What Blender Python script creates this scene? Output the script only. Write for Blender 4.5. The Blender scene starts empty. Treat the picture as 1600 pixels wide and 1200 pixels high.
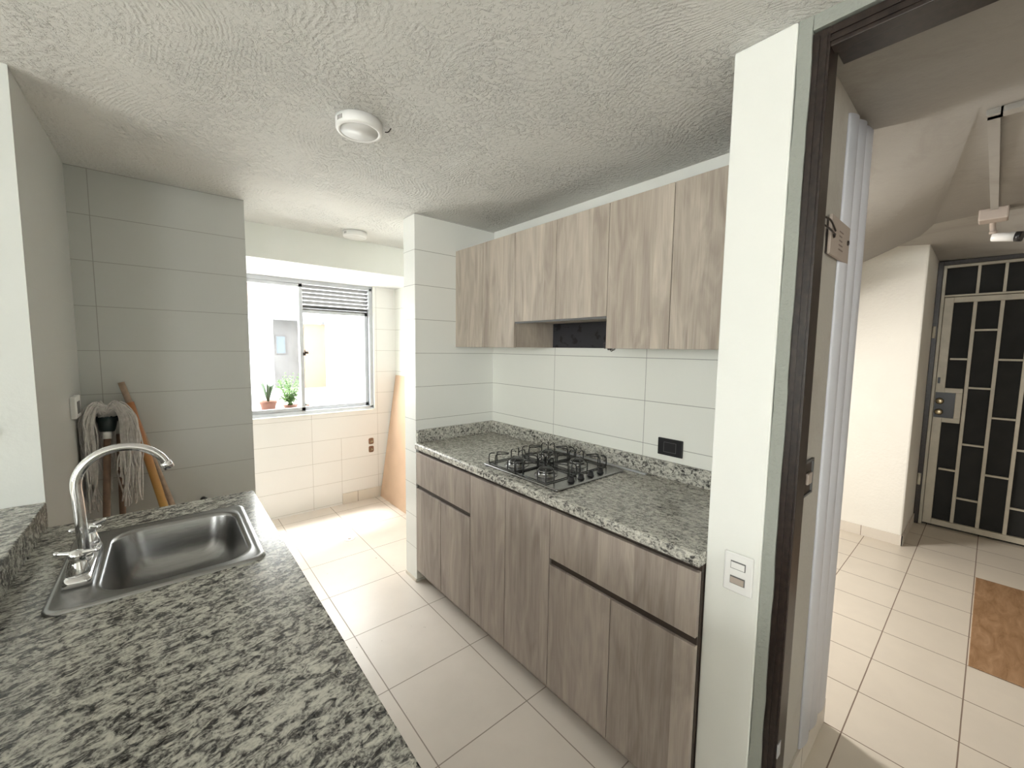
import bpy, bmesh, math, random
from mathutils import Vector, Matrix
random.seed(7)
S = bpy.context.scene
COL = S.collection

# ---------------- camera ----------------
yaw, pitch, roll = 0.7038117, -0.0864010, 0.0135666
fwd = Vector((math.sin(yaw)*math.cos(pitch), math.cos(yaw)*math.cos(pitch), math.sin(pitch)))
rt = Vector((math.cos(yaw), -math.sin(yaw), 0)); up = rt.cross(fwd)
r2 = math.cos(roll)*rt + math.sin(roll)*up
u2 = -math.sin(roll)*rt + math.cos(roll)*up
cam = bpy.data.cameras.new('camera'); cam.sensor_width = 36; cam.lens = 637.9/1600*36
cam.clip_start = .02; cam.clip_end = 200
co = bpy.data.objects.new('camera', cam); COL.objects.link(co)
M = Matrix((r2, u2, -fwd)).transposed().to_4x4(); M.translation = (0, 0, 1.4839)
co.matrix_world = M; S.camera = co

# ---------------- light ----------------
w = bpy.data.worlds.new('sky'); S.world = w; w.use_nodes = True
bg = w.node_tree.nodes['Background']; bg.inputs[0].default_value = (.98, 1, .965, 1); bg.inputs[1].default_value = 10.5
S.view_settings.view_transform = 'Standard'; S.view_settings.look = 'None'
S.view_settings.exposure = 0.68; S.view_settings.gamma = 1; S.view_settings.use_curve_mapping = False
S.cycles.max_bounces = 10; S.cycles.diffuse_bounces = 7; S.cycles.glossy_bounces = 5
S.cycles.sample_clamp_indirect = 8; S.cycles.use_denoising = True
S.cycles.caustics_reflective = False; S.cycles.caustics_refractive = False

def area(name, loc, direction, sx, sy, power=0, col=(1, 1, 1), portal=False):
    l = bpy.data.lights.new(name, 'AREA'); l.shape = 'RECTANGLE'; l.size = sx; l.size_y = sy
    l.energy = power; l.color = col
    if portal: l.cycles.is_portal = True
    o = bpy.data.objects.new(name, l); COL.objects.link(o); o.location = loc
    o.rotation_euler = Vector(direction).to_track_quat('-Z', 'Z' if abs(direction[2]) < .9 else 'Y').to_euler(); return o

sun = bpy.data.lights.new('sun', 'SUN'); sun.energy = 8.5; sun.angle = math.radians(14); sun.color = (1, .98, .96)
so = bpy.data.objects.new('sun', sun); COL.objects.link(so)
so.rotation_euler = Vector((-.03, -.36, -1)).to_track_quat('-Z', 'Y').to_euler()
area('laundry_window_portal', (.665, 4.02, 1.46), (0, -1, 0), 1.75, 1.2, portal=True)
area('living_window_portal', (-4.55, -.80, 1.55), (1, 0, 0), 2.6, 1.3, portal=True)
area('balcony_window_portal', (-2.55, -4.05, 1.55), (0, 1, 0), .9, 1.3, portal=True)

# ---------------- materials ----------------
class NT:
    def __init__(s, name):
        s.m = bpy.data.materials.new(name); s.m.use_nodes = True; s.t = s.m.node_tree; s.n = s.t.nodes
        s.b = s.n['Principled BSDF']; s._p = None
    def new(s, k, **kw):
        n = s.n.new(k)
        for a, v in kw.items(): setattr(n, a, v)
        return n
    def l(s, a, b): s.t.links.new(a, b)
    def pos(s):
        if s._p is None: s._p = s.new('ShaderNodeNewGeometry').outputs['Position']
        return s._p
    def sep(s, v):
        n = s.new('ShaderNodeSeparateXYZ'); s.l(v, n.inputs[0]); return n.outputs
    def math(s, op, a, b=None, c=None, clamp=False):
        n = s.new('ShaderNodeMath', operation=op); n.use_clamp = clamp
        for i, v in enumerate((a, b, c)):
            if v is None: continue
            if isinstance(v, (int, float)): n.inputs[i].default_value = v
            else: s.l(v, n.inputs[i])
        return n.outputs[0]
    def mapping(s, v, scale=(1, 1, 1), rot=(0, 0, 0), loc=(0, 0, 0)):
        n = s.new('ShaderNodeMapping'); s.l(v, n.inputs[0]); n.inputs['Scale'].default_value = scale
        n.inputs['Rotation'].default_value = rot; n.inputs['Location'].default_value = loc; return n.outputs[0]
    def noise(s, v, scale, detail=4, rough=.55, dist=0):
        n = s.new('ShaderNodeTexNoise'); s.l(v, n.inputs['Vector']); n.inputs['Scale'].default_value = scale
        n.inputs['Detail'].default_value = detail; n.inputs['Roughness'].default_value = rough
        n.inputs['Distortion'].default_value = dist; return n.outputs['Fac']
    def ramp(s, f, stops):
        n = s.new('ShaderNodeValToRGB'); s.l(f, n.inputs[0]); e = n.color_ramp.elements
        while len(e) < len(stops): e.new(.5)
        for i, (p, c) in enumerate(stops):
            e[i].position = p; e[i].color = (c, c, c, 1) if isinstance(c, (int, float)) else (*c, 1)
        return n.outputs[0]
    def mix(s, f, a, b, mode='MIX'):
        n = s.new('ShaderNodeMix', data_type='RGBA', blend_type=mode)
        for k, v in ((0, f), (6, a), (7, b)):
            if isinstance(v, (int, float)): n.inputs[k].default_value = v
            elif isinstance(v, tuple): n.inputs[k].default_value = (*v, 1)
            else: s.l(v, n.inputs[k])
        return n.outputs[2]
    def bump(s, h, strength=.3, dist=.01):
        n = s.new('ShaderNodeBump'); s.l(h, n.inputs['Height']); n.inputs['Strength'].default_value = strength
        n.inputs['Distance'].default_value = dist; s.l(n.outputs[0], s.b.inputs['Normal'])
    def col(s, c):
        if isinstance(c, tuple): s.b.inputs['Base Color'].default_value = (*c, 1)
        else: s.l(c, s.b.inputs['Base Color'])
    def set(s, rough=None, metal=None, **kw):
        if rough is not None: s.b.inputs['Roughness'].default_value = rough
        if metal is not None: s.b.inputs['Metallic'].default_value = metal
        for k, v in kw.items(): s.b.inputs[k].default_value = v

def plain(name, c, rough=.5, metal=0, var=.06, scale=20):
    t = NT(name); f = t.noise(t.pos(), scale, 4)
    t.col(t.mix(t.ramp(f, [(.3, 0.), (.7, 1.)]), tuple(x*(1-var) for x in c), tuple(min(1, x*(1+var)) for x in c)))
    t.set(rough, metal); return t.m

def plaster(name, c, rough=.75, bump=.25, scale=60, dirt=0, dirtcol=(.25, .2, .16)):
    t = NT(name); p = t.pos(); n1 = t.noise(p, 3, 5)
    base = t.mix(t.ramp(n1, [(.3, 0.), (.7, 1.)]), tuple(x*.95 for x in c), c)
    if dirt:
        d = t.noise(p, 1.7, 8, .7, .6); base = t.mix(t.math('MULTIPLY', t.ramp(d, [(.52, 0.), (.72, 1.)]), dirt), base, dirtcol)
    t.col(base); t.set(rough); t.bump(t.noise(p, scale, 5, .6), bump, .004); return t.m

def line(t, c, off, per, wd):                       # 1 on a grout line, 0 elsewhere
    d = t.math('PINGPONG', t.math('SUBTRACT', c, off), per/2)
    return t.math('LESS_THAN', d, wd/2)

def tile(name, ax, off, per, c=(.80, .81, .78), grout=(.33, .33, .31), zoff=.017, zper=.2045, wd=.0028, extra=None, novert=False):
    t = NT(name); s = t.sep(t.pos())
    g = line(t, s[2], zoff, zper, wd)
    if not novert: g = t.math('MAXIMUM', g, line(t, s[ax], off, per, wd))
    if extra:                                          # a cut tile: one more vertical joint below a height
        ge = t.math('LESS_THAN', t.math('ABSOLUTE', t.math('SUBTRACT', s[ax], extra[0])), wd/2)
        g = t.math('MAXIMUM', g, t.math('MULTIPLY', ge, t.math('LESS_THAN', s[2], extra[1])))
    n = t.noise(t.pos(), 2.2, 3)
    base = t.mix(n, tuple(x*.96 for x in c), c)
    t.col(t.mix(g, base, grout)); t.set(.28)
    r = t.math('MULTIPLY_ADD', g, .5, .27); t.l(r, t.b.inputs['Roughness'])
    t.bump(t.math('MULTIPLY_ADD', t.noise(t.pos(), 9, 3), .3, t.math('SUBTRACT', 1, g)), .25, .002); return t.m

def floor_tile(name, xo, xp, yo, yp, c, grout, wd=.004, rough=.3, mott=.1, spots=0):
    t = NT(name); s = t.sep(t.pos())
    wob = t.math('MULTIPLY', t.math('SUBTRACT', t.noise(t.pos(), 8, 2), .5), .0015)
    g = t.math('MAXIMUM', line(t, t.math('ADD', s[0], wob), xo, xp, wd), line(t, t.math('ADD', s[1], wob), yo, yp, wd))
    n = t.noise(t.pos(), 5, 6, .6)
    base = t.mix(t.ramp(n, [(.3, 0.), (.7, 1.)]), tuple(x*(1-mott) for x in c), c)
    if spots:
        d = t.noise(t.pos(), 37, 3, .5); base = t.mix(t.ramp(d, [(.73, 0.), (.76, spots)]), base, (.25, .19, .14))
    t.col(t.mix(g, base, grout))
    t.l(t.math('MULTIPLY_ADD', g, .4, rough), t.b.inputs['Roughness'])
    t.bump(t.math('MULTIPLY_ADD', t.noise(t.pos(), 30, 4), .12, t.math('SUBTRACT', 1, g)), .3, .002); return t.m

def granite(name, ang, sh=0, k=1.0):
    t = NT(name); v = t.mapping(t.pos(), rot=(0, 0, ang)); wv = t.mapping(v, scale=(.66*k, 1.12*k, 1.0*k))
    a = t.noise(wv, 62, 6, .68, .9); b = t.noise(t.pos(), 210, 4, .6, .3); c = t.noise(wv, 26, 3, .5, .8)
    f = t.math('ADD', t.math('MULTIPLY', a, .62), t.math('MULTIPLY', b, .22)); f = t.math('ADD', f, t.math('MULTIPLY', c, .16))
    col = t.ramp(f, [(.41-sh, (.016, .016, .017)), (.452-sh, (.07, .068, .065)), (.488-sh, (.20, .195, .18)), (.53-sh, (.42, .41, .37)), (.60-sh, (.61, .60, .54))])
    t.col(col); t.set(.2); t.b.inputs['Specular IOR Level'].default_value = .5
    return t.m

def wood(name, c1, c2, c3, rough=.5):
    t = NT(name); oi = t.new('ShaderNodeObjectInfo').outputs['Random']
    p = t.new('ShaderNodeVectorMath', operation='ADD'); t.l(t.pos(), p.inputs[0])
    cx = t.new('ShaderNodeCombineXYZ'); t.l(t.math('MULTIPLY', oi, 7.3), cx.inputs[2]); t.l(cx.outputs[0], p.inputs[1]); P = p.outputs[0]
    s = t.sep(P)
    pl = t.math('FLOOR', t.math('DIVIDE', t.math('ADD', s[1], .02), .148))
    wn = t.new('ShaderNodeTexWhiteNoise', noise_dimensions='1D'); t.l(t.math('ADD', pl, t.math('MULTIPLY', oi, 3)), wn.inputs['W'])
    vx = t.new('ShaderNodeVectorMath', operation='ADD'); t.l(P, vx.inputs[0])
    cb = t.new('ShaderNodeCombineXYZ'); t.l(t.math('MULTIPLY', wn.outputs[0], 9), cb.inputs[2]); t.l(cb.outputs[0], vx.inputs[1]); V = vx.outputs[0]
    big = t.noise(t.mapping(V, scale=(3, 9, 1.5)), 1.6, 3, .5, 1.6)
    grain = t.noise(t.mapping(V, scale=(30, 60, 1.6)), 3, 5, .6, .4)
    fine = t.noise(t.mapping(V, scale=(60, 190, 4)), 3, 3, .6)
    f = t.math('ADD', t.math('MULTIPLY', big, .56), t.math('MULTIPLY', grain, .26)); f = t.math('ADD', f, t.math('MULTIPLY', fine, .15))
    f = t.math('ADD', f, t.math('MULTIPLY', t.math('SUBTRACT', wn.outputs[0], .5), .11))
    t.col(t.ramp(f, [(.34, c1), (.5, c2), (.66, c3)])); t.set(rough); t.bump(fine, .08, .001); return t.m

def stucco(name, c):
    t = NT(name); p = t.pos()
    wn = t.new('ShaderNodeTexNoise'); t.l(p, wn.inputs['Vector']); wn.inputs['Scale'].default_value = 1.6; wn.inputs['Detail'].default_value = 1
    mixv = t.new('ShaderNodeVectorMath', operation='MULTIPLY_ADD'); t.l(wn.outputs['Color'], mixv.inputs[0]); mixv.inputs[1].default_value = (.9, .9, 0); t.l(p, mixv.inputs[2])
    q = mixv.outputs[0]
    wa = t.new('ShaderNodeTexWave', wave_type='BANDS'); t.l(q, wa.inputs['Vector']); wa.inputs['Scale'].default_value = 15
    wa.inputs['Distortion'].default_value = 5; wa.inputs['Detail'].default_value = 5; wa.inputs['Detail Scale'].default_value = 3.2; wa.inputs['Detail Roughness'].default_value = .65
    mask = t.math('MULTIPLY', t.ramp(t.noise(p, 4.5, 3), [(.42, .05), (.62, 1.)]), t.ramp(t.noise(p, 26, 3), [(.38, .1), (.6, 1.)]))
    sp = t.ramp(t.noise(p, 70, 5, .6), [(.50, 0.), (.63, 1.)])
    sp2 = t.ramp(t.noise(p, 32, 4, .6, .6), [(.54, 0.), (.66, 1.)])
    m2 = t.ramp(t.noise(p, 3.1, 3), [(.4, .25), (.62, 1.)])
    h = t.math('ADD', t.math('MULTIPLY', t.math('MULTIPLY', wa.outputs['Fac'], mask), .42), t.math('MULTIPLY', t.math('ADD', sp, sp2), t.math('MULTIPLY', m2, .62)))
    big = t.noise(p, 1.2, 2)
    t.col(t.mix(big, tuple(x*.97 for x in c), c)); t.set(.8); t.bump(h, .8, .009); return t.m

M_paint = plaster('white_wall_paint', (.80, .81, .775), .6, .12, 90)
M_stub = plaster('white_textured_paint', (.66, .68, .655), .7, .2, 70)
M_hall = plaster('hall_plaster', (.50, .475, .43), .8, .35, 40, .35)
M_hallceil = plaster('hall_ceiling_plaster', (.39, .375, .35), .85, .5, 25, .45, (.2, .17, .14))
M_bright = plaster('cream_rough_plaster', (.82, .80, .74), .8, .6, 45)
M_ceil = stucco('ceiling_stucco', (.70, .70, .68))
M_ceil2 = stucco('soffit_stucco', (.80, .80, .80))
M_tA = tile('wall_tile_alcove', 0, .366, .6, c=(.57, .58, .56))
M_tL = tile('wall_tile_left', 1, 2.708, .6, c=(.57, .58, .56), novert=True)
M_tR = tile('wall_tile_right', 1, 1.07, .6, c=(.82, .83, .78))
M_tE = tile('wall_tile_end', 0, 5, .9, c=(.79, .80, .77), novert=True)
M_tF = tile('wall_tile_far', 0, .363, .6, c=(.80, .79, .77), grout=(.45, .43, .40), extra=(1.213, .634))
M_fl = floor_tile('kitchen_floor_tile', .675, .425, 1.172, .4225, (.70, .635, .57), (.30, .25, .21), .0045, .33, .07, .7)
M_fh = floor_tile('hall_floor_tile', 1.96, .3025, -.021, .3015, (.74, .67, .575), (.23, .17, .13), .0045, .35, .07)
M_gr = granite('granite_worktop', math.radians(-14), sh=.008, k=1.12)
M_gr2 = granite('granite_right', math.radians(72), sh=.03, k=1.2)
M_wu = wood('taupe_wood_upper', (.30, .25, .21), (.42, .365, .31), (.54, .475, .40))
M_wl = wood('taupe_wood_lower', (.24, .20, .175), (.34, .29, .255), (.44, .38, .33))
M_dark = plain('dark_brown_laminate', (.045, .032, .025), .5)
M_black = plain('black_plastic', (.012, .012, .014), .35)
M_soot = NT('black_back_panel'); _f = M_soot.noise(M_soot.pos(), 22, 3, .5); M_soot.col(M_soot.ramp(_f, [(.36, .004), (.42, (.026, .026, .032))])); M_soot.set(.45); M_soot = M_soot.m
M_steel = NT('brushed_steel'); _v = M_steel.mapping(M_steel.pos(), scale=(4, 220, 4)); M_steel.col(M_steel.ramp(M_steel.noise(_v, 6, 3), [(.3, .30), (.7, .38)])); M_steel.set(.27, 1); M_steel = M_steel.m
M_chrome = plain('chrome', (.78, .78, .79), .07, 1, .02)
M_castiron = plain('black_enamel', (.010, .010, .010), .3)
M_alu = plain('window_aluminium', (.50, .52, .55), .4, .2, .04)
M_slat = plain('louvre_grey', (.13, .13, .13), .5)
M_white = plain('white_plastic', (.82, .82, .81), .3, 0, .01)
M_diff = plain('lamp_diffuser_off', (.70, .70, .69), .35, 0, .01)
M_frame = plain('dark_painted_steel', (.022, .014, .011), .35, 0, .5, 60)
M_mortar = plaster('grey_mortar', (.30, .315, .285), .85, .9, 50)
M_cream = plain('cream_gate_paint', (.48, .44, .355), .45, 0, .1, 12)
M_mesh = plain('dark_gate_screen', (.013, .013, .012), .8, 0, .3, 8)
M_gold = plain('worn_brass', (.50, .42, .28), .3, 1)
M_skirt = floor_tile('skirting_tile', 1.96, .3025, .605, .3015, (.70, .645, .57), (.22, .17, .13), .004, .4, .08)
M_mat = NT('brown_mat'); _v = M_mat.mapping(M_mat.pos(), rot=(0, 0, .5), scale=(2, 8, 1)); M_mat.col(M_mat.ramp(M_mat.noise(_v, 3, 7, .65, 1), [(.3, (.25, .135, .06)), (.52, (.36, .21, .11)), (.72, (.45, .28, .16))])); M_mat.set(.5); M_mat = M_mat.m
M_strip = plaster('bluish_daylight_tint', (.74, .755, .82), .45, .1, 30, .12, (.35, .34, .4))  # daylight falling on the hall reveal, put into the colour
M_board = plain('tan_hardboard', (.60, .42, .29), .6, 0, .05, 6)
M_pole1 = plain('bare_pale_wood', (.42, .31, .23), .6, 0, .2, 30)
M_pole2 = NT('orange_varnished_pole'); _s = M_pole2.sep(M_pole2.pos()); M_pole2.col(M_pole2.ramp(M_pole2.math('MULTIPLY_ADD', M_pole2.noise(M_pole2.pos(), 25, 3), .15, M_pole2.math('MULTIPLY', _s[2], .7)), [(.45, (.62, .40, .10)), (.82, (.46, .19, .08))])); M_pole2.set(.4); M_pole2 = M_pole2.m
M_pole3 = plain('brown_wood_pole', (.20, .125, .085), .55, 0, .2, 30)
M_string = plain('mop_cotton', (.66, .63, .61), .9, 0, .15, 60)
M_green = plain('dark_green_plastic', (.010, .022, .022), .4)
M_pot = plain('terracotta', (.22, .10, .07), .8)
M_leaf = NT('fern_green'); M_leaf.col(M_leaf.mix(M_leaf.noise(M_leaf.pos(), 30, 2), (.04, .14, .02), (.13, .27, .04))); M_leaf.set(.5); M_leaf = M_leaf.m
M_leaf2 = plain('dull_leaf', (.07, .12, .06), .5, 0, .3)
M_owhite = plaster('courtyard_white', (.62, .65, .68), .8)
M_obeige = plaster('courtyard_beige', (.20, .14, .10), .85, .4, 20, .3, (.30, .22, .18))
M_ogrey = plaster('courtyard_grey', (.10, .098, .10), .85, .4, 20, .5, (.03, .03, .03))
M_obrick = plaster('courtyard_brickish', (.15, .10, .085), .85, .4, 20, .5, (.1, .06, .05))
M_oglass = plain('dark_glass', (.05, .07, .09), .15)
M_oground = plaster('courtyard_concrete', (.62, .61, .58), .8, .3, 20)
M_ogrey2 = plaster('sill_concrete', (.40, .40, .39), .8, .3, 20)
M_blue = plain('dark_blue_plastic', (.02, .03, .09), .4)
M_copper = plain('rusty_box', (.22, .12, .07), .6, 0, .4, 80)
M_print = plain('plate_print', (.20, .15, .13), .6)
M_plate = plaster('aged_plate', (.46, .39, .34), .5, .1, 40, .3)
g = NT('window_glass'); tr = g.new('ShaderNodeBsdfTransparent'); gl = g.new('ShaderNodeBsdfGlossy'); gl.inputs['Roughness'].default_value = .03
lwt = g.new('ShaderNodeLayerWeight'); lwt.inputs[0].default_value = .5; mx = g.new('ShaderNodeMixShader')
g.l(g.math('MULTIPLY_ADD', g.math('POWER', lwt.outputs['Facing'], 5), .6, .03), mx.inputs[0]); g.l(tr.outputs[0], mx.inputs[1]); g.l(gl.outputs[0], mx.inputs[2]); g.l(mx.outputs[0], g.n['Material Output'].inputs[0]); M_glass = g.m

# ---------------- mesh helpers ----------------
class MB:
    def __init__(s): s.b = bmesh.new()
    def box(s, x0, x1, y0, y1, z0, z1, bev=0, seg=2):
        vs = [s.b.verts.new((x, y, z)) for x in (x0, x1) for y in (y0, y1) for z in (z0, z1)]
        fs = [s.b.faces.new([vs[i] for i in f]) for f in ((0, 1, 3, 2), (4, 6, 7, 5), (0, 4, 5, 1), (2, 3, 7, 6), (0, 2, 6, 4), (1, 5, 7, 3))]
        if bev:
            es = list({e for f in fs for e in f.edges})
            bmesh.ops.bevel(s.b, geom=es, offset=bev, segments=seg, affect='EDGES', profile=.5)
        return s
    def loft(s, loops, closed=True, cap0=True, cap1=True):
        L = [[s.b.verts.new(p) for p in lp] for lp in loops]; n = len(L[0])
        for a, b in zip(L, L[1:]):
            for i in range(n if closed else n-1):
                f = s.b.faces.new((a[i], a[(i+1) % n], b[(i+1) % n], b[i])); f.smooth = True
        if cap0: s.b.faces.new(L[0][::-1])
        if cap1: s.b.faces.new(L[-1])
        return s
    def tube(s, pts, r, n=10, smooth=0, cap=True):
        P = [Vector(p) for p in pts]
        if smooth:
            Q = []
            for i in range(len(P)-1):
                a = P[max(i-1, 0)]; b = P[i]; c = P[i+1]; d = P[min(i+2, len(P)-1)]
                for k in range(smooth):
                    t = k/smooth
                    Q.append(.5*((2*b)+(c-a)*t+(2*a-5*b+4*c-d)*t*t+(3*b-a-3*c+d)*t**3))
            Q.append(P[-1]); P = Q
        R = r if callable(r) else (lambda t: r)
        loops = []; ref = None
        for i, p in enumerate(P):
            d = (P[min(i+1, len(P)-1)]-P[max(i-1, 0)]).normalized()
            if ref is None: ref = Vector((0, 0, 1)) if abs(d.z) < .9 else Vector((1, 0, 0))
            a = d.cross(ref).normalized(); b = a.cross(d).normalized(); ref = b
            q = R(i/max(1, len(P)-1))
            loops.append([p+q*(math.cos(2*math.pi*k/n)*a+math.sin(2*math.pi*k/n)*b) for k in range(n)])
        return s.loft(loops, True, cap, cap)
    def lathe(s, prof, c, axis='z', n=32):
        c = Vector(c); loops = []
        for r, h in prof:
            lp = []
            for k in range(n):
                a = 2*math.pi*k/n; u, v = r*math.cos(a), r*math.sin(a)
                lp.append(c+Vector({'z': (u, v, h), 'x': (h, u, v), 'y': (v, h, u)}[axis]))
            loops.append(lp)
        return s.loft(loops)
    def poly(s, pts):
        s.b.faces.new([s.b.verts.new(p) for p in pts]); return s
    def prism(s, pts, d):
        d = Vector(d); P = [Vector(p) for p in pts]
        s.loft([P, [p+d for p in P]])
        for f in s.b.faces: f.smooth = False
        return s

def rr(x0, x1, y0, y1, r, z, n=6):
    out = []
    for cx, cy, a0 in ((x1-r, y1-r, 0), (x0+r, y1-r, 90), (x0+r, y0+r, 180), (x1-r, y0+r, 270)):
        for k in range(n+1):
            a = math.radians(a0+90*k/n); out.append((cx+r*math.cos(a), cy+r*math.sin(a), z))
    return out

def obj(name, mb, mat, parent=None, kind=None, label=None, cat=None, group=None):
    b = mb.b; bmesh.ops.recalc_face_normals(b, faces=b.faces)
    par = Vector((0, 0, 0)); q = parent
    while q is not None: par += q.location; q = q.parent
    org = Vector((0, 0, 0))
    if b.verts:
        xs = [v.co for v in b.verts]
        org = Vector(((min(v.x for v in xs)+max(v.x for v in xs))/2, (min(v.y for v in xs)+max(v.y for v in xs))/2, min(v.z for v in xs)))
    bmesh.ops.translate(b, verts=b.verts, vec=-org)
    me = bpy.data.meshes.new(name); b.to_mesh(me); b.free()
    if isinstance(mat, (list, tuple)):
        for m in mat: me.materials.append(m)
    else: me.materials.append(mat)
    o = bpy.data.objects.new(name, me); COL.objects.link(o)
    o.location = org-par
    if parent: o.parent = parent
    return tag(o, label, cat, group, kind)

def tag(o, label=None, cat=None, group=None, kind=None):
    if label: o['label'] = label
    if cat: o['category'] = cat
    if group: o['group'] = group
    if kind: o['kind'] = kind
    return o
def thing(name, loc, label=None, cat=None, group=None, kind=None):
    o = bpy.data.objects.new(name, None); COL.objects.link(o); o.location = loc; o.empty_display_size = .1
    return tag(o, label, cat, group, kind)
def struct(name, mb, mat): return obj(name, mb, mat, kind='structure')
def bx(*a, **k): return MB().box(*a, **k)
def dup(root, loc, label=None):
    r = root.copy(); COL.objects.link(r); r.location = loc
    if label: r['label'] = label
    for ch in root.children:
        c = ch.copy(); COL.objects.link(c); c.parent = r
        for gch in ch.children:
            d = gch.copy(); COL.objects.link(d); d.parent = c
    return r

# ---------------- setting: kitchen ----------------
CZ = 2.269
struct('floor', bx(-4.5, 1.25, -4, .345, -.06, 0).box(-4.5, 1.80, .345, 4.0, -.06, 0), M_fl)
struct('ceiling', bx(-4.6, 1.24, -4.1, .345, CZ, 2.38).box(-4.6, 1.80, .345, 3.14, CZ, 2.38), M_ceil)
struct('ceiling_soffit', bx(-.312, 1.80, 3.141, 4.0, 2.05, 2.38), M_ceil2)
struct('trim_beam', bx(-.312, 1.80, 3.135, 3.1409, 2.05, CZ), M_paint)
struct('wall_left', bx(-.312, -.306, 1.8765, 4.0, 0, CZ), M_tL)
struct('wall_stub', bx(-.46, -.3125, 1.876, 4.0, 0, CZ).box(-.3125, -.3055, 1.8752, 1.8764, .99, CZ), M_stub)
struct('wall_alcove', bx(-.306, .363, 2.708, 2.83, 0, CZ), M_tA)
struct('wall_right', bx(1.745, 1.80, .505, 2.35, 0, CZ).box(1.757, 1.80, 2.35, 4.0, 0, CZ), M_tR)
struct('trim_band', bx(1.743, 1.7449, .5055, 2.2625, 2.094, CZ), M_paint)
struct('wall_end', bx(1.152, 1.757, 2.263, 2.409, 0, CZ), M_tE)
struct('trim_end', bx(1.147, 1.1515, 2.268, 2.409, 0, .02), M_skirt)
struct('wall_far', bx(-.306, -.20, 3.875, 4.0, 0, 2.05).box(1.53, 1.757, 3.875, 4.0, 0, 2.05).box(-.20, 1.53, 3.875, 4.0, 0, .883), M_tF)
struct('baseboard_far', bx(1.213, 1.757, 3.866, 3.8749, 0, .10), M_skirt)
struct('wall_low', bx(-.46, -.3125, -.25, 1.876, 0, .955), M_stub)
struct('wall_living', bx(-4.5, -.46, 1.876, 2.0, 0, CZ), M_stub)
struct('wall_west', bx(-4.6, -4.5, -4, 2.0, 0, .9).box(-4.6, -4.5, -4, 2.0, 2.2, CZ).box(-4.6, -4.5, -4, -2.1, .9, 2.2).box(-4.6, -4.5, .5, 2.0, .9, 2.2), M_paint)
struct('wall_back', bx(-4.6, 1.24, -4.1, -4, 0, .9).box(-4.6, 1.24, -4.1, -4, 2.2, CZ).box(-4.6, -3.0, -4.1, -4, .9, 2.2).box(-2.1, 1.24, -4.1, -4, .9, 2.2), M_paint)
struct('wall_entry', bx(1.186, 1.30, -4, -.64, 0, CZ), M_paint)

# pillar and the doorway to the hall
struct('wall_pillar', bx(1.186, 1.24, .362, .505, 0, CZ, bev=.004), M_paint)
struct('wall_reveal', bx(1.24, 1.953, .345, .505, 0, 2.38), M_hall)
mb = MB()
loops = []
for i in range(47):
    z = i*CZ/46; a = .333+random.uniform(-.0015, .0015); b_ = .3615+random.uniform(-.003, .002)
    loops.append([(1.190, b_, z), (1.2395, b_, z), (1.2395, a, z), (1.1935+random.uniform(-.001, .001), a, z)])
mb.loft(loops)
for f in mb.b.faces: f.smooth = False
struct('trim_mortar', mb, M_mortar)
struct('trim_lintel', bx(1.194, 1.26, -.64, .332, 2.236, CZ), M_mortar)
d1 = thing('door_1', (1.25, -.15, 0), kind='structure')
def jamb(y, s):
    m = MB(); m.box(1.200, 1.236, *sorted((y, y+s*.036)), 0, 2.232, bev=.002)
    m.box(1.236, 1.32, *sorted((y+s*.012, y+s*.043)), 0, 2.232, bev=.002)
    m.box(1.1965, 1.201, *sorted((y+s*.006, y+s*.013)), 0, 2.22).box(1.1965, 1.201, *sorted((y+s*.021, y+s*.028)), 0, 2.22); return m
obj('jamb', jamb(.298, 1), M_frame, d1); obj('jamb', jamb(-.60, -1), M_frame, d1)
obj('header', bx(1.200, 1.236, -.60, .298, 2.186, 2.232, bev=.002).box(1.236, 1.32, -.60, .298, 2.198, 2.232, bev=.002).box(1.1965, 1.201, -.6, .298, 2.196, 2.203).box(1.1965, 1.201, -.6, .298, 2.212, 2.219), M_frame, d1)
obj('strike_plate', bx(1.199, 1.222, .2962, .2985, .40, .44), M_alu, d1)

# ---------------- setting: hall ----------------
struct('floor_hall', bx(1.25, 5.4, -1.6, .345, -.06, -.0005).box(1.80, 5.4, .345, 2.7, -.06, -.0005), M_fh)
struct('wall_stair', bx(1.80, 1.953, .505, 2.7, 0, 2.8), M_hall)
struct('wall_stairwell', bx(1.80, 5.4, 2.7, 2.8, 0, 2.8), M_bright)
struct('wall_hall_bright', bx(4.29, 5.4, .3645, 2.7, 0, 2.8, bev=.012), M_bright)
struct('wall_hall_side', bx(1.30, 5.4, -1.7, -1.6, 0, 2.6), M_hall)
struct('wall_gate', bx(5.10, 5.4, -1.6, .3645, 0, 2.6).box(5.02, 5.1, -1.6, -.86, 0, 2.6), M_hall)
mb = MB()
def q(*p):
    for k in range(1, len(p)-1): mb.poly([p[0], p[k], p[k+1]])
q((1.24, -1.6, 2.262), (1.955, -1.6, 2.25), (1.955, .088, 2.25), (1.90, .345, 2.255), (1.24, .345, 2.262))
q((1.955, .088, 2.25), (1.955, .36, 2.285), (1.90, .345, 2.255)); q((1.955, .088, 2.25), (2.45, .50, 2.225), (2.2, .7, 2.30), (1.955, .36, 2.285))
q((2.2, .7, 2.30), (2.45, .50, 2.225), (2.6, 2.7, 1.9), (1.955, 2.7, 2.1), (1.955, .36, 2.285))
q((1.955, -1.6, 2.25), (3.41, -1.6, 2.25), (3.40, -.04, 2.252), (3.452, .286, 2.240), (1.955, .088, 2.25))
q((1.955, .088, 2.25), (3.452, .286, 2.240), (3.452, .34, 2.182), (3.452, .61, 2.06), (2.45, .50, 2.225)); q((2.45, .50, 2.225), (3.452, .61, 2.06), (3.45, 2.7, 1.1), (2.6, 2.7, 1.9))
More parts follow.
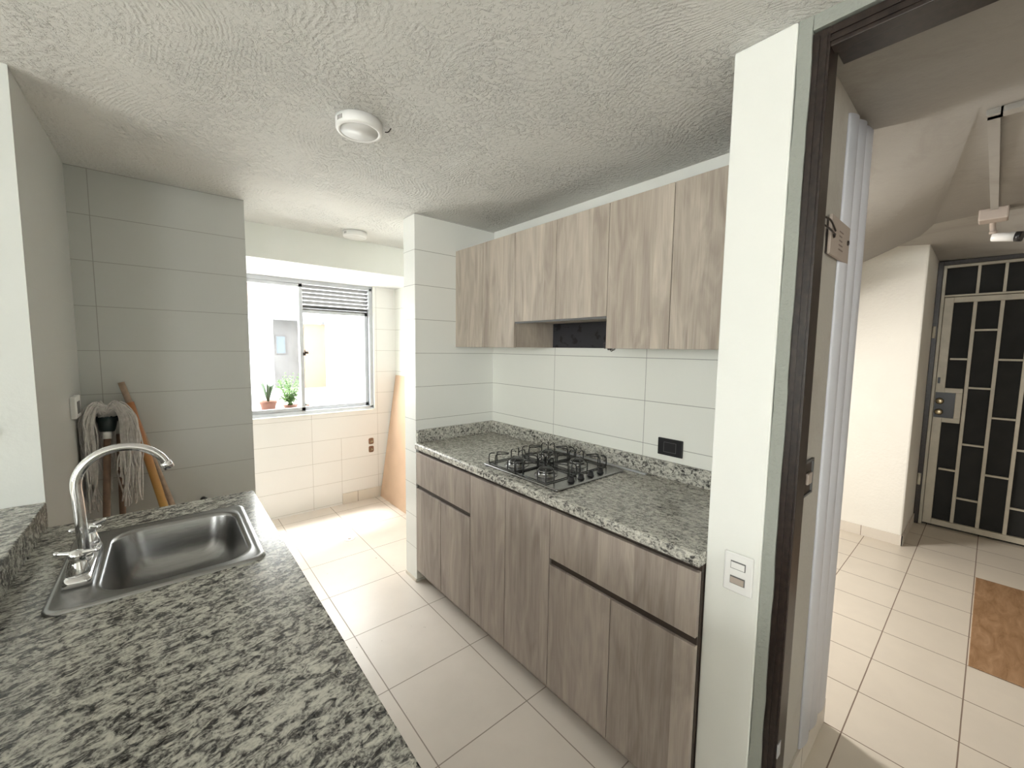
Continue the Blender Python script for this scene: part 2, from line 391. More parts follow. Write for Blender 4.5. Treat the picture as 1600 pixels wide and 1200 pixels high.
q((3.452, -1.6, 2.256), (5.4, -1.6, 2.256), (5.4, .40, 2.256), (3.452, .34, 2.30)); q((3.41, -1.6, 2.25), (3.452, -1.6, 2.256), (3.452, .286, 2.25), (3.40, -.04, 2.252))
q((3.452, .34, 2.30), (5.4, .40, 2.256), (5.4, 2.7, 2.5), (3.452, 2.7, 2.5))
q((3.452, .286, 2.24), (3.452, .34, 2.182), (3.452, .61, 2.06), (3.45, 2.7, 1.1), (3.46, 2.7, 2.5), (3.46, .34, 2.30))
bmesh.ops.remove_doubles(mb.b, verts=mb.b.verts, dist=.004)
for f in mb.b.faces: f.smooth = True
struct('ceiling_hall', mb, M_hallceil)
struct('ceiling_hall_slab', bx(1.3, 5.5, -1.7, 2.8, 2.6, 2.7), M_hallceil)
struct('baseboard_hall', bx(4.282, 4.2899, .357, 2.7, 0, .082).box(4.282, 5.0, .356, .3644, 0, .082), M_skirt)
struct('baseboard_reveal', bx(1.30, 1.962, .337, .3449, 0, .10).box(1.9531, 1.962, .345, 2.7, 0, .10), M_skirt)
# bands of grazing daylight put into the flutes and colour of a raised strip
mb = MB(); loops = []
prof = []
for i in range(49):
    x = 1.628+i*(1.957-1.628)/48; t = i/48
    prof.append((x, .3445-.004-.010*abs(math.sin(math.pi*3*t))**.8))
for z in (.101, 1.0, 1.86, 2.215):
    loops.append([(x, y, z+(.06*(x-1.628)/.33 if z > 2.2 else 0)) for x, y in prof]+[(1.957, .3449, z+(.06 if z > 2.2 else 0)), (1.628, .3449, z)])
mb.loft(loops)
struct('daylight_bands', mb, M_strip)

# ---------------- window ----------------
w1 = thing('window_1', (.84, 3.93, .883), kind='structure')
obj('window_frame', bx(-.20, 1.53, 3.89, 3.97, .883, .913).box(-.20, 1.53, 3.89, 3.97, 2.015, 2.05).box(-.20, -.172, 3.89, 3.97, .9, 2.03).box(1.502, 1.53, 3.89, 3.97, .9, 2.03), M_alu, w1)
def sash(x0, x1, y, z1):
    m = bx(x0, x1, y, y+.026, .913, .945, bev=.002).box(x0, x1, y, y+.026, z1-.028, z1, bev=.002).box(x0, x0+.030, y, y+.026, .913, z1, bev=.002).box(x1-.030, x1, y, y+.026, .913, z1, bev=.002)
    o = obj('sash', m, M_alu, w1)
    obj('pane', bx(x0+.028, x1-.028, y+.011, y+.015, .943, z1-.026), M_glass, o)
sash(-.172, .925, 3.900, 2.015); sash(.895, 1.502, 3.935, 1.80)
for i in range(6):
    z = 1.826+i*.0345
    obj('louvre_slat', MB().prism([(.925, 3.922, z+.012), (.925, 3.955, z-.011), (.925, 3.957, z-.008), (.925, 3.925, z+.015)], (.577, 0, 0)), M_slat, w1)
obj('louvre_rail', bx(.925, 1.502, 3.93, 3.96, 1.798, 1.812), M_slat, w1)
obj('window_latch', bx(.915, .935, 3.885, 3.90, 1.40, 1.425).box(.925, .955, 3.88, 3.886, 1.415, 1.435).box(.925, .932, 3.88, 3.886, 1.425, 1.45), M_frame, w1)
obj('window_sill', bx(-.22, 1.545, 3.862, 3.90, .872, .884, bev=.002).box(1.53, 1.545, 3.862, 3.88, .88, 2.05), M_paint, w1)

# ---------------- courtyard ----------------
struct('floor_courtyard', bx(-4, 9, 4.3, 14, .3, .45), M_oground)
struct('trim_outer_sill', bx(-.5, 2.2, 4.001, 4.30, .70, .895), M_ogrey2)
struct('wall_courtyard_left', bx(-4, 1.42, 8, 8.3, .45, 2.15), M_owhite)
struct('wall_courtyard_upper', bx(-4, 1.40, 7.9, 8.3, 2.15, 2.56), M_obrick)
struct('wall_courtyard_grey', bx(1.3, 2.60, 11.2, 11.4, .45, 2.10), M_ogrey)
struct('wall_courtyard_beige', bx(2.60, 3.15, 10.9, 11.2, .45, 2.02), M_obeige)
struct('trim_courtyard_slab', bx(1.3, 3.3, 10.7, 11.6, 2.10, 2.2), M_owhite)
struct('wall_courtyard_right', bx(3.08, 3.3, 8.4, 11.2, .45, 2.40).box(3.08, 9, 8.2, 8.4, .45, 2.9), M_owhite)
struct('trim_courtyard_kerb', bx(1.5, 3.08, 7.8, 7.86, .45, .475), M_ogrey)
struct('wall_courtyard_back', bx(-4, 9, 14, 14.3, .3, 4.4), M_owhite)
w2 = thing('window_2', (2.14, 11.19, 1.3), kind='structure')
obj('window_frame', bx(2.03, 2.25, 11.17, 11.2, 1.28, 1.72), M_ogrey, w2); obj('pane', bx(2.05, 2.23, 11.16, 11.171, 1.3, 1.7), M_oglass, w2)
w3 = thing('window_3', (2.8, 13.98, 3.1), kind='structure')
obj('window_frame', bx(2.42, 3.14, 13.96, 14, 3.06, 3.40), M_ogrey, w3); obj('pane', bx(2.46, 3.1, 13.95, 13.961, 3.1, 3.36), M_oglass, w3)

def leafstrip(m, p0, ang, length, wd, lift, droop, n=8):
    a = Vector((math.cos(ang), math.sin(ang), 0)); sd = Vector((-math.sin(ang), math.cos(ang), 0)); L = []; Rr = []
    for i in range(n+1):
        t = i/n; p = Vector(p0)+a*length*t*(1-.15*t)+Vector((0, 0, lift*t-droop*t*t))
        ww = wd*math.sin(math.pi*min(.98, .12+.86*t))
        L.append(m.b.verts.new(p+sd*ww+Vector((0, 0, .3*ww)))); Rr.append(m.b.verts.new(p-sd*ww+Vector((0, 0, .3*ww))))
    for i in range(n): m.b.faces.new((L[i], L[i+1], Rr[i+1], Rr[i]))
# potted plant
pp = thing('potted_plant', (.665, 4.06, .895), 'small terracotta pot with thin arching leaves on the outer window ledge', 'plant')
obj('pot', MB().lathe([(.001, 0), (.046, 0), (.062, .085), (.068, .085), (.068, .108), (.060, .108), (.056, .09), (.001, .088)], (.665, 4.06, .895)), M_pot, pp)
m = MB()
for i in range(11):
    leafstrip(m, (.665, 4.06, .975), i*2.4+.3, random.uniform(.06, .10), .010, random.uniform(.24, .44), random.uniform(.10, .26))
obj('leaves', m, M_leaf2, pp)
fp = thing('fern', (.855, 4.14, .895), 'bright green bushy fern beside the small pot on the outer ledge', 'plant')
obj('pot', MB().lathe([(.001, 0), (.045, 0), (.06, .05), (.001, .048)], (.855, 4.14, .895)), M_pot, fp)
m = MB()
for i in range(60):
    a = i*2.39996; ln = random.uniform(.04, .115); lift = random.uniform(.14, .36); dr = random.uniform(.04, .14)
    base = Vector((.855+random.uniform(-.02, .02), 4.14+random.uniform(-.02, .02), .94))
    m.tube([base, base+Vector((math.cos(a)*ln*.5, math.sin(a)*ln*.5, lift*.6)), base+Vector((math.cos(a)*ln, math.sin(a)*ln, lift-dr))], .0012, 4, 3)
    for k in range(2, 9):
        t = k/8; p = base+Vector((math.cos(a)*ln*t, math.sin(a)*ln*t, lift*t*1.1-dr*t*t*1.1))
        for sgn in (-1, 1): leafstrip(m, p, a+sgn*1.0,  .045*(1.15-t), .007, .012, .02, 4)
obj('fronds', m, M_leaf, fp)
tw = MB()
for i in range(9): leafstrip(tw, (.985, 4.13, .93), i*1.3, random.uniform(.04, .09), .006, random.uniform(.03, .10), .04)
tp = thing('seedling', (.985, 4.13, .895), 'low seedling with a few narrow leaves behind the middle window post', 'plant')
obj('pot', MB().lathe([(.001, 0), (.025, 0), (.032, .04), (.001, .038)], (.985, 4.13, .895)), M_pot, tp); obj('leaves', tw, M_leaf2, tp)

# ---------------- right worktop and cabinets ----------------
ct = thing('worktop', (1.445, 1.38, .862), 'long speckled granite worktop carrying the gas hob, against the right wall', 'worktop')
m = MB(); m.b.free(); m.b = bmesh.new()
e = [(1.146, .862), (1.1445, .872), (1.1445, .888), (1.149, .897), (1.158, .900), (1.745, .900), (1.745, .862)]
m.prism([(x, .5055, z) for x, z in e], (0, 2.2625-.5055, 0)); obj('slab', m, M_gr2, ct)
obj('backsplash', bx(1.722, 1.745, .5055, 2.24, .900, .978, bev=.003), M_gr2, ct)
obj('backsplash', bx(1.153, 1.7445, 2.240, 2.2625, .900, .978, bev=.003), M_gr2, ct)

DX, DT = 1.151, .842
def lower(y0, y1, drawer, label, gap=(.614, .641)):
    ym = (y0+y1)/2
    t = thing('base_cabinet', (1.45, ym, 0), label, 'cabinet', 'base cabinets under the right worktop')
    obj('carcass', bx(1.1725, 1.744, y0+.001, y1-.001, .086, .861), M_dark, t)
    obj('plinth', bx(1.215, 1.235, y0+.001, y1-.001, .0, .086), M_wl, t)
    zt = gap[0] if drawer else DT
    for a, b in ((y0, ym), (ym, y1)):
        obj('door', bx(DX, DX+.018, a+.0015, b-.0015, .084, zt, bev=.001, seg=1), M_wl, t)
    if drawer:
        dr = obj('drawer', bx(DX, DX+.018, y0+.0015, y1-.0015, gap[1], DT, bev=.001, seg=1), M_wl, t)
        obj('handle_channel', bx(DX+.012, DX+.021, y0+.002, y1-.002, gap[0], gap[1]), M_dark, t)
    return t
lower(1.673, 2.261, True, 'base cabinet with a shallow drawer over two doors, next to the tiled wall end')
lower(1.108, 1.673, False, 'base cabinet with two full-height doors directly under the gas hob')
lower(.5065, 1.108, True, 'base cabinet with a wide drawer over two doors, next to the white pillar')

UX = 1.436
def upper(y0, y1, z0, label, back=False):
    ym = (y0+y1)/2
    t = thing('wall_cabinet', (1.6, ym, z0), label, 'cabinet', 'wall cabinets over the right worktop')
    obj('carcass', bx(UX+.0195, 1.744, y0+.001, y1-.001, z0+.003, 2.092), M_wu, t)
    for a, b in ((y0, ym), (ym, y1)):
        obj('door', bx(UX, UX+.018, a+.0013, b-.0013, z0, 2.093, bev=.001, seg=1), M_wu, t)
    if back:
        obj('rail', bx(UX+.004, UX+.02, y0+.002, y1-.002, z0-.009, z0+.001), M_slat, t)
        obj('back_panel', bx(1.736, 1.744, y0+.001, y1-.001, 1.493, z0+.003), M_soot, t)
    return t
upper(1.681, 2.2615, 1.490, 'tall two-door wall cabinet hanging beside the tiled wall end')
upper(1.079, 1.681, 1.627, 'short two-door wall cabinet with an open hood recess below it', True)
upper(.5065, 1.079, 1.490, 'tall two-door wall cabinet hanging beside the white pillar')
# wires in the recess
m = MB()
for k in range(5):
    pts = []; a0 = random.uniform(0, 6)
    c = Vector((1.475+.015*k % .03, 1.108-.008*k+random.uniform(-.006, .006), 1.505))
    pts.append(c+Vector((.02, 0, .06)))
    for i in range(9):
        a = a0+i*.9; rad = .012+.002*k; pts.append(c+Vector((.006*math.sin(a*1.3), rad*math.cos(a), rad*math.sin(a)-.003)))
    m.tube(pts, .0016, 6, 4)
obj('loose_wires', m, M_frame, label='tangle of dark loose wires hanging in the corner of the hood recess', cat='wire')

# ---------------- hob ----------------
hb = thing('gas_hob', (1.43, 1.37, .900), 'stainless steel gas hob with four burners and black pan supports', 'hob')
L0 = [rr(1.198, 1.668, 1.117, 1.628, .012, .9005), rr(1.198, 1.668, 1.117, 1.628, .012, .906), rr(1.202, 1.664, 1.121, 1.624, .010, .909), rr(1.212, 1.654, 1.131, 1.614, .01, .907)]
obj('steel_plate', MB().loft(L0), M_steel, hb)
burn = [(1.315, 1.505, .040), (1.315, 1.300, .036), (1.545, 1.520, .030), (1.545, 1.310, .034)]
for x, y, r in burn:
    b0 = obj('burner', MB().lathe([(.001, 0), (r*1.5, 0), (r*1.45, .003), (r*1.05, .006), (r*1.05, .018), (r*1.1, .020), (r*1.1, .023), (.001, .023)], (x, y, .907)), M_steel, hb)
    obj('burner_cap', MB().lathe([(.001, .0), (r*.98, 0), (r, .003), (r*.9, .008), (.001, .009)], (x, y, .9302)), M_castiron, b0)
def grate(x, y, h=.098):
    m = MB(); w_ = .0029; z = .911; top = .962
    m.tube([(x-h, y-h, z), (x+h, y-h, z), (x+h, y+h, z), (x-h, y+h, z), (x-h, y-h, z)], w_, 8)
    for sx in (-1, 1):
        for sy in (-1, 1):                              # corner fingers: rise from the corner and bend inwards
            m.tube([(x+sx*h, y+sy*h, z-.002), (x+sx*h, y+sy*h, top-.012), (x+sx*(h-.008), y+sy*(h-.008), top), (x+sx*(h-.02), y+sy*(h-.02), top)], w_, 8, 3)
    for a, b in ((1, 0), (-1, 0), (0, 1), (0, -1)):     # side loops bending over towards the middle
        c, s_ = (0, 1) if a else (1, 0)
        for k in (-1, 1):
            px, py = x+a*h+c*k*.048, y+b*h+s_*k*.048
            m.tube([(px, py, z-.002), (px, py, top-.014), (px-a*.014, py-b*.014, top), (x+a*.034+c*k*.022, y+b*.034+s_*k*.022, top)], w_, 8, 4)
    return m
for (x, y) in ((1.315, 1.505), (1.315, 1.300), (1.545, 1.512), (1.545, 1.305)): obj('pan_support', grate(x, y), M_castiron, hb)
for x in (1.335, 1.400, 1.468, 1.540):
    kb = obj('knob', MB().lathe([(.001, 0), (.016, 0), (.016, .003), (.0135, .005), (.0125, .017), (.001, .018)], (x, 1.162, .9075), n=24), M_black, hb)
    obj('knob_grip', bx(x-.003, x+.003, 1.151, 1.173, .925, .931, bev=.001), M_black, kb)
obj('metal_strip', bx(1.694, 1.712, 1.02, 1.60, .9003, .9075, bev=.002), M_alu, label='narrow pale metal strip lying on the worktop behind the gas hob', cat='metal strip')

# ---------------- sockets ----------------
so1 = thing('wall_socket', (1.745, .928, 1.004), 'black rectangular wall socket on white tiles right of the gas hob', 'socket')
obj('face_plate', bx(1.7365, 1.7449, .868, .988, 1.004, 1.083, bev=.003), M_black, so1)
mm = MB()
for a in ((.898, .958, 1.020, 1.0215), (.898, .958, 1.0645, 1.066), (.898, .8995, 1.020, 1.066), (.9565, .958, 1.020, 1.066)): mm.box(1.7350, 1.7366, *a)
obj('module_outline', mm, M_slat, so1)
sw = thing('light_switch', (1.186, .415, .815), 'white double light switch with one yellowed rocker on the pillar', 'switch')
obj('face_plate', bx(1.180, 1.1859, .377, .452, .815, .928, bev=.004), M_white, sw)
for z, mt in ((.885, M_white), (.842, M_plate)):
    r0 = obj('rocker_surround', bx(1.1785, 1.1802, .396, .434, z-.002, z+.020), M_slat, sw)
    obj('rocker', bx(1.1770, 1.1787, .398, .4325, z, z+.017), mt, r0)
so2 = thing('alcove_socket', (-.306, 2.48, 1.17), 'white socket plate on the shaded left wall beside the mop', 'socket')
obj('face_plate', bx(-.3059, -.288, 2.41, 2.53, 1.172, 1.262, bev=.003), M_white, so2)
obj('module', bx(-.2881, -.286, 2.44, 2.50, 1.19, 1.24), M_slat, so2)
jb = thing('junction_box', (1.475, .345, 1.05), 'open recessed switch box without a cover on the hallway wall', 'junction box')
obj('box_back', bx(1.43, 1.52, .3425, .3449, 1.052, 1.158), M_dark, jb)
fm = bx(1.428, 1.436, .338, .3449, 1.05, 1.16).box(1.514, 1.522, .338, .3449, 1.05, 1.16).box(1.428, 1.522, .338, .3449, 1.05, 1.057).box(1.428, 1.522, .338, .3449, 1.153, 1.16)
obj('box_rim', fm, M_slat, jb); obj('switch_module', bx(1.46, 1.50, .335, .3425, 1.085, 1.12, bev=.002), M_plate, jb)
pl = thing('wall_plate', (1.58, .345, 1.77), 'worn pinkish cover plate with faint marks screwed on the hallway wall', 'plate')
obj('plate', bx(1.475, 1.695, .330, .338, 1.770, 1.882, bev=.002), M_plate, pl)
obj('plate_backing', bx(1.485, 1.685, .338, .3449, 1.776, 1.876), M_dark, pl)
mm = MB()
for i in range(5): mm.box(1.565, 1.565+.05-.006*i % .02, .3294, .3300, 1.795+i*.013, 1.799+i*.013)
obj('printed_marks', mm, M_print, pl)
for x, z in ((1.50, 1.825), (1.672, 1.832)):
    obj('screw', MB().lathe([(.001, 0), (.008, 0), (.007, -.004), (.001, -.005)], (x, .330, z), 'y', 14), M_frame, pl)
hk = MB(); hk.tube([(1.34, .325, 1.845), (1.40, .318, 1.846), (1.495, .325, 1.836)], .0025, 8, 4); hk.tube([(1.34, .325, 1.828), (1.40, .318, 1.822), (1.495, .325, 1.826)], .0025, 8, 4)
obj('hook', hk, M_frame, label='small dark two-pronged wire hook between the door frame and the worn plate', cat='hook')

# ---------------- ceiling lights ----------------
def lamp(x, y, label):
    t = thing('ceiling_light', (x, y, CZ-.036), label, 'ceiling light', 'round surface ceiling lights')
    R = .078
    obj('housing', MB().lathe([(.001, .035), (R, .035), (R, .006), (R-.004, 0), (R-.013, 0), (R-.015, .003), (.001, .003)], (x, y, CZ-.036), n=48), M_white, t)
    obj('diffuser', MB().lathe([(.001, 0), (R-.0155, 0), (R-.0155, .002), (.001, .002)], (x, y, CZ-.0352), n=48), M_diff, t)
    v = MB()
    for k in range(4):
        a = math.radians(190+k*5); c = Vector((x+R*math.cos(a), y+R*math.sin(a), CZ-.018)); v.box(c.x-.001, c.x+.001, c.y-.001, c.y+.001, c.z-.007, c.z+.007)
    obj('vent_slots', v, M_dark, t)
    return t
lamp(.556, 1.502, 'round white surface light on the kitchen ceiling, nearer of the two')
lamp(1.037, 2.917, 'round white surface light on the laundry ceiling in front of the window')
obj('ceiling_wire', MB().tube([(.636, 1.47, CZ-.02), (.645, 1.463, CZ-.019), (.655, 1.462, CZ-.004)], .0018, 6, 3), M_frame, label='short bent dark wire poking out beside the nearer ceiling light', cat='wire')

# ---------------- left worktop, ledge, sink, tap ----------------
LZ = .911
lw = thing('worktop', (-.03, 1.05, .871), 'granite worktop in the foreground holding the steel sink', 'worktop')
m = bx(-.306, .239, .02, 1.262, .875, LZ).box(-.306, .239, 1.672, 1.860, .875, LZ).box(-.306, -.145, 1.262, 1.672, .875, LZ).box(.160, .239, 1.262, 1.672, .875, LZ)
bmesh.ops.remove_doubles(m.b, verts=m.b.verts, dist=1e-5)
obj('slab', m, M_gr, lw)
obj('edge_strip', bx(.2392, .2425, .02, 1.860, .871, LZ-.002, bev=.001), M_gr, lw)
obj('ledge_slab', bx(-.53, -.303, -.25, 1.8745, .9555, .989, bev=.003).box(-.328, -.3035, -.25, 1.8745, .9112, .9560), M_gr, label='raised granite ledge on the low wall left of the sink worktop', cat='ledge')
bc = thing('sink_cabinet', (-.03, .95, 0), 'wooden base cabinet hidden under the foreground sink worktop', 'cabinet')
obj('side_panel', bx(-.305, .19, 1.82, 1.838, 0, .8745), M_wl, bc); obj('side_panel', bx(-.305, .19, .04, .058, 0, .8745), M_wl, bc)
for k in range(4):
    a = .058+k*.4405; obj('door', bx(.19, .208, a+.002, a+.4385, .09, .86, bev=.001, seg=1), M_wl, bc)
obj('plinth', bx(.12, .14, .058, 1.82, 0, .09), M_dark, bc)

sk = thing('sink', (-.02, 1.468, .911), 'single-bowl stainless steel inset sink in the foreground worktop', 'sink')
X0, X1, Y0, Y1 = -.226, .186, 1.232, 1.704
bx0, bx1, by0, by1 = -.145, .158, 1.264, 1.668
loops = [rr(X0, X1, Y0, Y1, .030, .9115), rr(X0+.001, X1-.001, Y0+.001, Y1-.001, .030, .916), rr(X0+.006, X1-.006, Y0+.006, Y1-.006, .028, .919), rr(X0+.014, X1-.014, Y0+.014, Y1-.014, .024, .9165),
         rr(bx0-.007, bx1+.007, by0-.007, by1+.007, .072, .9162), rr(bx0-.002, bx1+.002, by0-.002, by1+.002, .070, .9172), rr(bx0+.003, bx1-.003, by0+.003, by1-.003, .068, .914), rr(bx0+.006, bx1-.006, by0+.006, by1-.006, .066, .905),
         rr(bx0+.013, bx1-.013, by0+.013, by1-.013, .066, .84), rr(bx0+.020, bx1-.020, by0+.020, by1-.020, .07, .80), rr(bx0+.034, bx1-.034, by0+.034, by1-.034, .08, .779), rr(bx0+.056, bx1-.056, by0+.056, by1-.056, .08, .769), rr(bx0+.11, bx1-.11, by0+.11, by1-.11, .04, .766)]
obj('basin', MB().loft(loops, cap0=False), M_steel, sk)
obj('drain', MB().lathe([(.001, .002), (.022, .002), (.030, .004), (.038, .003), (.040, 0), (.001, 0)], (.006, 1.466, .7662)), M_chrome, sk)
obj('drain_grid', MB().lathe([(.001, 0), (.018, 0), (.018, .002), (.001, .003)], (.006, 1.466, .7685)), M_black, sk)

fc = thing('tap', (-.183, 1.46, .9165), 'chrome two-handle tap with a tall swan-neck spout behind the sink bowl', 'tap')
obj('base_plate', MB().loft([rr(-.207, -.157, 1.338, 1.582, .012, .9168), rr(-.207, -.157, 1.338, 1.582, .012, .928), rr(-.203, -.161, 1.342, 1.578, .011, .937), rr(-.195, -.169, 1.36, 1.56, .01, .938)]), M_chrome, fc)
sp = MB(); pts = [(-.181, 1.462, .93), (-.1815, 1.462, 1.0), (-.184, 1.462, 1.08), (-.186, 1.462, 1.125)]
for k in range(1, 11):
    a = math.radians(180-k*16.2); pts.append((-.096+.090*math.cos(a), 1.462, 1.125+.088*math.sin(a)))
sp.tube(pts, lambda t: .0115-.0015*t, 18, 3)
obj('spout', sp, M_chrome, fc)
e0, e1 = Vector(pts[-1]), Vector(pts[-2]); dd = (e0-e1).normalized()
obj('aerator', MB().tube([e0-dd*.008, e0, e0+dd*.001, e0+dd*.012], .0125, 18), M_chrome, fc)
obj('spout_collar', MB().lathe([(.001, 0), (.017, 0), (.017, .014), (.0125, .02), (.001, .02)], (-.181, 1.462, .937)), M_chrome, fc)
for y, ang in ((1.368, .35), (1.556, .9)):
    hd = obj('handle', MB().lathe([(.001, 0), (.021, 0), (.0215, .008), (.016, .030), (.013, .038), (.015, .042), (.015, .052), (.009, .058), (.001, .060)], (-.181, y, .937), n=24), M_chrome, fc)
    a = MB(); cc = Vector((-.181, y, .987))
    for k in range(2 if y < 1.5 else 4):
        th = ang+k*(math.pi if y < 1.5 else math.pi/2)
        d = Vector((math.cos(th), -math.sin(th), 0)); d.z = .12
        a.tube([cc+d*.006, cc+d*.020, cc+d*.036], lambda t: .0065-.003*t, 10, 3)
        a.lathe([(.0005, -.0055), (.004, -.004), (.0055, 0), (.004, .004), (.0005, .0055)], cc+d*.037, n=12)
    a.lathe([(.0005, -.006), (.010, -.004), (.011, .004), (.0005, .008)], cc, n=16)
    obj('handle_arms', a, M_chrome, hd)

# ---------------- alcove tools ----------------
mp = thing('mop', (-.23, 2.30, 0), 'cotton string mop standing upside down with a dark green socket in the alcove', 'mop')
base = Vector((-.262, 2.36, .0)); top = Vector((-.214, 2.555, 1.10))
obj('handle', MB().tube([base, base.lerp(top, .98)], .0125, 14), M_pole3, mp)
dirv = (top-base).normalized()
obj('ferrule', MB().tube([top-dirv*.045, top-dirv*.005], .0155, 16), M_white, mp)
obj('socket', MB().tube([top-dirv*.012, top, top+dirv*.025, top+dirv*.05], lambda t: .024+.012*t, 16).tube([top+dirv*.045-Vector((.035, 0, 0)), top+dirv*.045+Vector((.035, 0, 0))], .014, 12), M_green, mp)
sm = MB()
hc = top+dirv*.055
for i in range(170):
    a = random.uniform(math.pi*.94, math.pi*2.06) if i % 3 else random.uniform(0, math.pi*2)
    rad = random.uniform(.060, .098); hgt = random.uniform(.03, .07)
    ex, ey = math.cos(a), math.sin(a)*.62
    if abs(ex) < .62 and ey < .1: ex = math.copysign(random.uniform(.62, 1.05), ex)
    ln = random.uniform(.20, .42)
    p0 = hc+Vector((random.uniform(-.03, .03), random.uniform(-.01, .01), 0))
    P = [p0, hc+Vector((ex*rad*.5, ey*rad*.5, hgt)), hc+Vector((ex*rad, ey*rad, hgt*.3-.02)), hc+Vector((ex*rad*1.08+random.uniform(-.01, .01), ey*rad*1.1, -ln*.5)), hc+Vector((ex*rad*.98+random.uniform(-.02, .02), ey*rad*1.05+random.uniform(-.01, .01), -ln))]
    P = P[:3]+[P[2].lerp(P[3], .5)+Vector((random.uniform(-.008, .008), random.uniform(-.008, .008), 0)), P[3], P[3].lerp(P[4], .5)+Vector((random.uniform(-.009, .009), random.uniform(-.009, .009), 0)), P[4]]
    for v in P: v.x = max(v.x, -.300 if v.y > 2.545 else -.282); v.y = min(v.y, 2.665)
    sm.tube(P, .0033, 5, 3)
obj('cotton_strings', sm, M_string, mp)

obj('broomstick', MB().tube([(.16, 2.63, .0), (-.005, 2.675, .651), (-.168, 2.692, 1.298)], .0125, 14), M_pole1, label='pale bare wooden stick leaning in the alcove corner, tallest of the poles', cat='stick')
bs = thing('broom', (.0, 2.45, 0), 'orange and yellow varnished pole leaning right of the mop strings', 'stick')
obj('pole', MB().tube([(.0935, 2.50, .02), (-.140, 2.640, 1.205)], .0165, 14), M_pole2, bs)
obj('rubber_foot', MB().tube([(.097, 2.498, .0), (.093, 2.5003, .023)], .019, 14), M_black, bs)
obj('broomstick', MB().tube([(-.20, 2.60, 0), (-.185, 2.692, 1.05)], .012, 12), M_pole3, label='brown wooden stick half hidden behind the mop strings', cat='stick')
obj('pipe_plug', MB().lathe([(.001, 0), (.014, 0), (.014, -.03), (.020, -.032), (.020, -.045), (.001, -.047)], (.122, 2.708, .652), 'y', 20), M_black, label='small black pipe plug on the alcove wall just above the sink worktop', cat='plug')
obj('round_knob', MB().lathe([(.001, 0), (.022, 0), (.020, -.010), (.001, -.012)], (-.412, 1.8755, 1.223), 'y', 24), M_blue, label='dark blue round knob on the white wall at the left', cat='knob')

# ---------------- laundry corner ----------------
th = 0.006
m = MB(); m.prism([(1.575, 3.862, .0), (1.581, 3.862, .0), (1.756, 3.862, 1.205), (1.750, 3.862, 1.206)], (0, -1.25, 0))
obj('hardboard_sheet', m, M_board, label='tan hardboard sheet leaning against the wall right of the window', cat='board')
for z, lb in ((.567, 'upper of two small rusty square pipe outlets in the tiles under the window'), (.487, 'lower of two small rusty square pipe outlets in the tiles under the window')):
    t = thing('pipe_outlet', (1.495, 3.875, z-.03), lb, 'pipe outlet', 'pipe outlets under the window')
    obj('box', MB().loft([[(p[0], 3.8749, p[1]) for p in [(a[0], a[1]) for a in rr(1.470, 1.520, z-.031, z+.031, .014, 0)]], [(a[0], 3.870, a[1]) for a in rr(1.472, 1.518, z-.029, z+.029, .013, 0)]]), M_copper, t)
    obj('pipe', MB().lathe([(.001, 0), (.009, 0), (.009, -.018), (.001, -.019)], (1.495, 3.870, z), 'y', 14), M_gold, t)
fd = thing('floor_drain', (1.023, 3.124, 0), 'small round floor drain in the laundry floor', 'drain')
obj('rim', MB().lathe([(.001, 0), (.040, 0), (.038, .003), (.030, .003), (.028, .001), (.001, .001)], (1.023, 3.124, .0005)), M_white, fd)
obj('grid', MB().lathe([(.001, 0), (.012, 0), (.012, .001), (.001, .001)], (1.023, 3.124, .0022)), M_plate, fd)

# ---------------- hall things ----------------
obj('doormat', bx(2.868, 4.066, -.62, -.027, 0, .005, bev=.002), M_mat, label='brown rectangular mat on the cream tiles in front of the gate', cat='mat')

gt = thing('security_gate', (5.0, -.2, 0), 'cream metal security gate in a dark frame with staggered bars', 'gate')
GX = 5.004
def gb(y0, y1, z0, z1, d=.030, x=GX, m=None): return (m or MB()).box(x, x+d, min(y0, y1), max(y0, y1), z0, z1, bev=.002, seg=1)
m = gb(.331, .3635, 0, 2.255, .07, 4.985); gb(-.84, -.80, 0, 2.255, .07, 4.985, m); gb(-.80, .331, 2.222, 2.255, .07, 4.985, m)
obj('outer_frame', m, M_frame, gt)
m = gb(.311, .331, 0, 2.222); gb(-.80, -.78, 0, 2.222, m=m); gb(-.78, .311, 2.200, 2.222, m=m); gb(-.78, .311, 1.962, 1.978, m=m)
for y in (.131, -.009, -.15, -.29, -.43, -.57): gb(y-.009, y+.009, 1.978, 2.200, .024, m=m)
obj('transom', m, M_cream, gt)
m = gb(.254, .308, .02, 1.957); gb(-.776, -.725, .02, 1.957, m=m); gb(-.725, .254, 1.913, 1.957, m=m); gb(-.725, .254, .02, .066, m=m)
obj('leaf_frame', m, M_cream, gt)
V = [.134, -.008, -.152, -.295, -.438, -.581]
m = MB()
for y in V: gb(y-.011, y+.011, .066, 1.913, .022, GX+.003, m)
cols = [(.254, V[0], (1.447, .510)), (V[0], V[1], (1.684, 1.214, .743, .284)), (V[1], V[2], (1.448, .983, .516)), (V[2], V[3], (1.684, 1.216, .749, .286)), (V[3], V[4], (1.448, .983, .516)), (V[4], V[5], (1.684, 1.216, .749, .286)), (V[5], -.725, (1.447, .51))]
for a, b, zs in cols:
    for z in zs: gb(b+.011, a-.011, z-.008, z+.008, .020, GX+.004, m)
obj('bars', m, M_cream, gt)
lk = gb(.150, .254, 1.165, 1.203, .034, GX-.003); gb(.150, .254, .912, .950, .034, GX-.003, lk); gb(.150, .188, .95, 1.165, .034, GX-.003, lk)
L1 = obj('lock_box', lk, M_cream, gt)
obj('lock_plate', bx(GX-.004, GX+.03, .189, .305, .951, 1.164), M_black, L1)
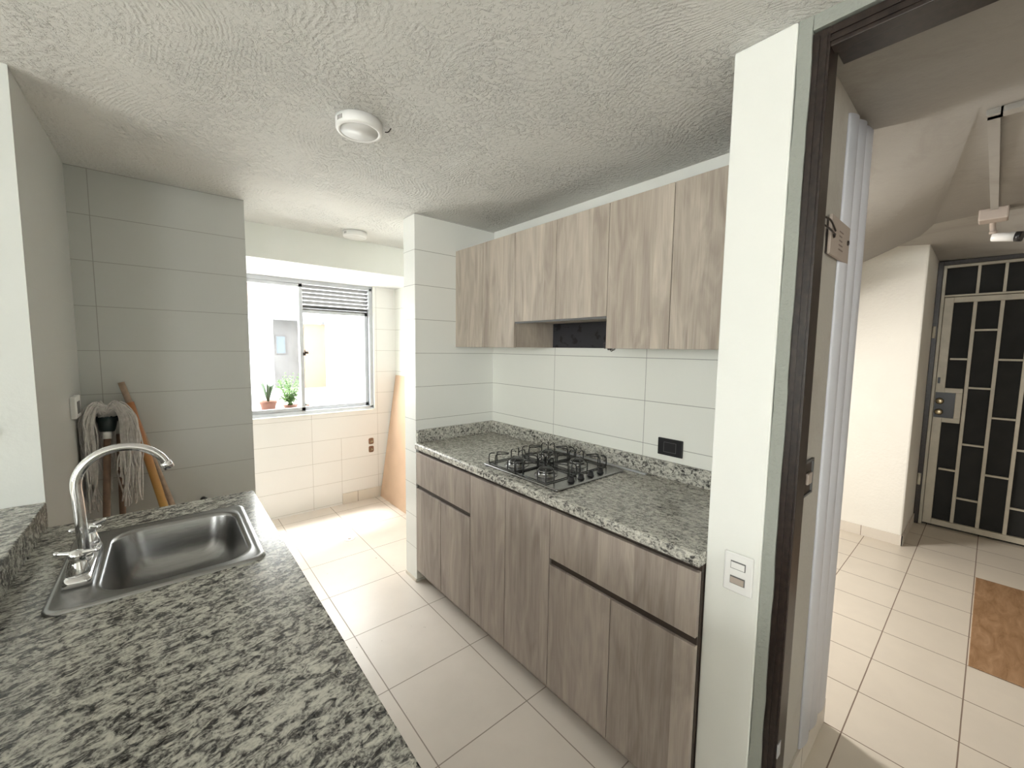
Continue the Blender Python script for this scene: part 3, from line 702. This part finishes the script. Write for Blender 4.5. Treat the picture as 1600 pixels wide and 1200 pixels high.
obj('keyhole_slot', bx(GX-.003, GX+.001, .285, .300, 1.24, 1.29), M_black, L1)
for z in (1.090, .998):
    obj('lock_cylinder', MB().lathe([(.001, -.012), (.014, -.012), (.020, -.008), (.027, 0), (.001, 0)], (GX-.004, .276, z), 'x', 24), M_gold, L1)
obj('screen', bx(GX+.034, GX+.044, -.80, .331, 0.004, 2.222), M_mesh, gt)
for z in (1.62, .35): obj('hinge', MB().lathe([(.001, 0), (.011, 0), (.011, .10), (.001, .10)], (4.975, .350, z), n=16), M_cream, gt)

obj('conduit', bx(2.02, 3.298, .045, .072, 2.232, 2.2495).box(2.003, 2.045, -1.2, .045, 2.232, 2.2495).box(2.003, 2.045, .04, .075, 2.232, 2.2495), M_hallceil, label='flat painted cable conduit running along the hallway ceiling to the camera', cat='conduit')
sc = thing('security_camera', (3.42, .06, 2.10), 'small white bullet security camera hanging under its ceiling box', 'camera')
obj('mount_box', bx(3.30, 3.40, .008, .112, 2.185, 2.248, bev=.006), M_plate, sc)
obj('bracket', MB().tube([(3.40, .062, 2.20), (3.43, .060, 2.165), (3.44, .055, 2.145)], .012, 12, 3).lathe([(.001, 0), (.016, .0), (.016, .012), (.001, .012)], (3.435, .056, 2.136)), M_plate, sc)
a, b = Vector((3.455, .058, 2.122)), Vector((3.425, -.065, 2.098)); d = (b-a).normalized()
obj('camera_body', MB().tube([a, a+d*.004, a+d*.085], lambda t: .021+.004*t, 20), M_white, sc)
obj('lens_hood', MB().tube([a+d*.085, a+d*.108], .026, 20), M_black, sc)

# lamp in the stairwell that lights the cream wall (out of view round the corner)
sl = bpy.data.lights.new('stairwell_lamp', 'AREA'); sl.shape = 'DISK'; sl.size = .5; sl.energy = 36; sl.color = (1, .96, .90)
o = bpy.data.objects.new('stairwell_lamp', sl); COL.objects.link(o); o.location = (2.3, 1.9, 1.6)
o.rotation_euler = (Vector((4.0, .3, .4))-Vector((2.3, 1.9, 1.6))).to_track_quat('-Z', 'Y').to_euler()
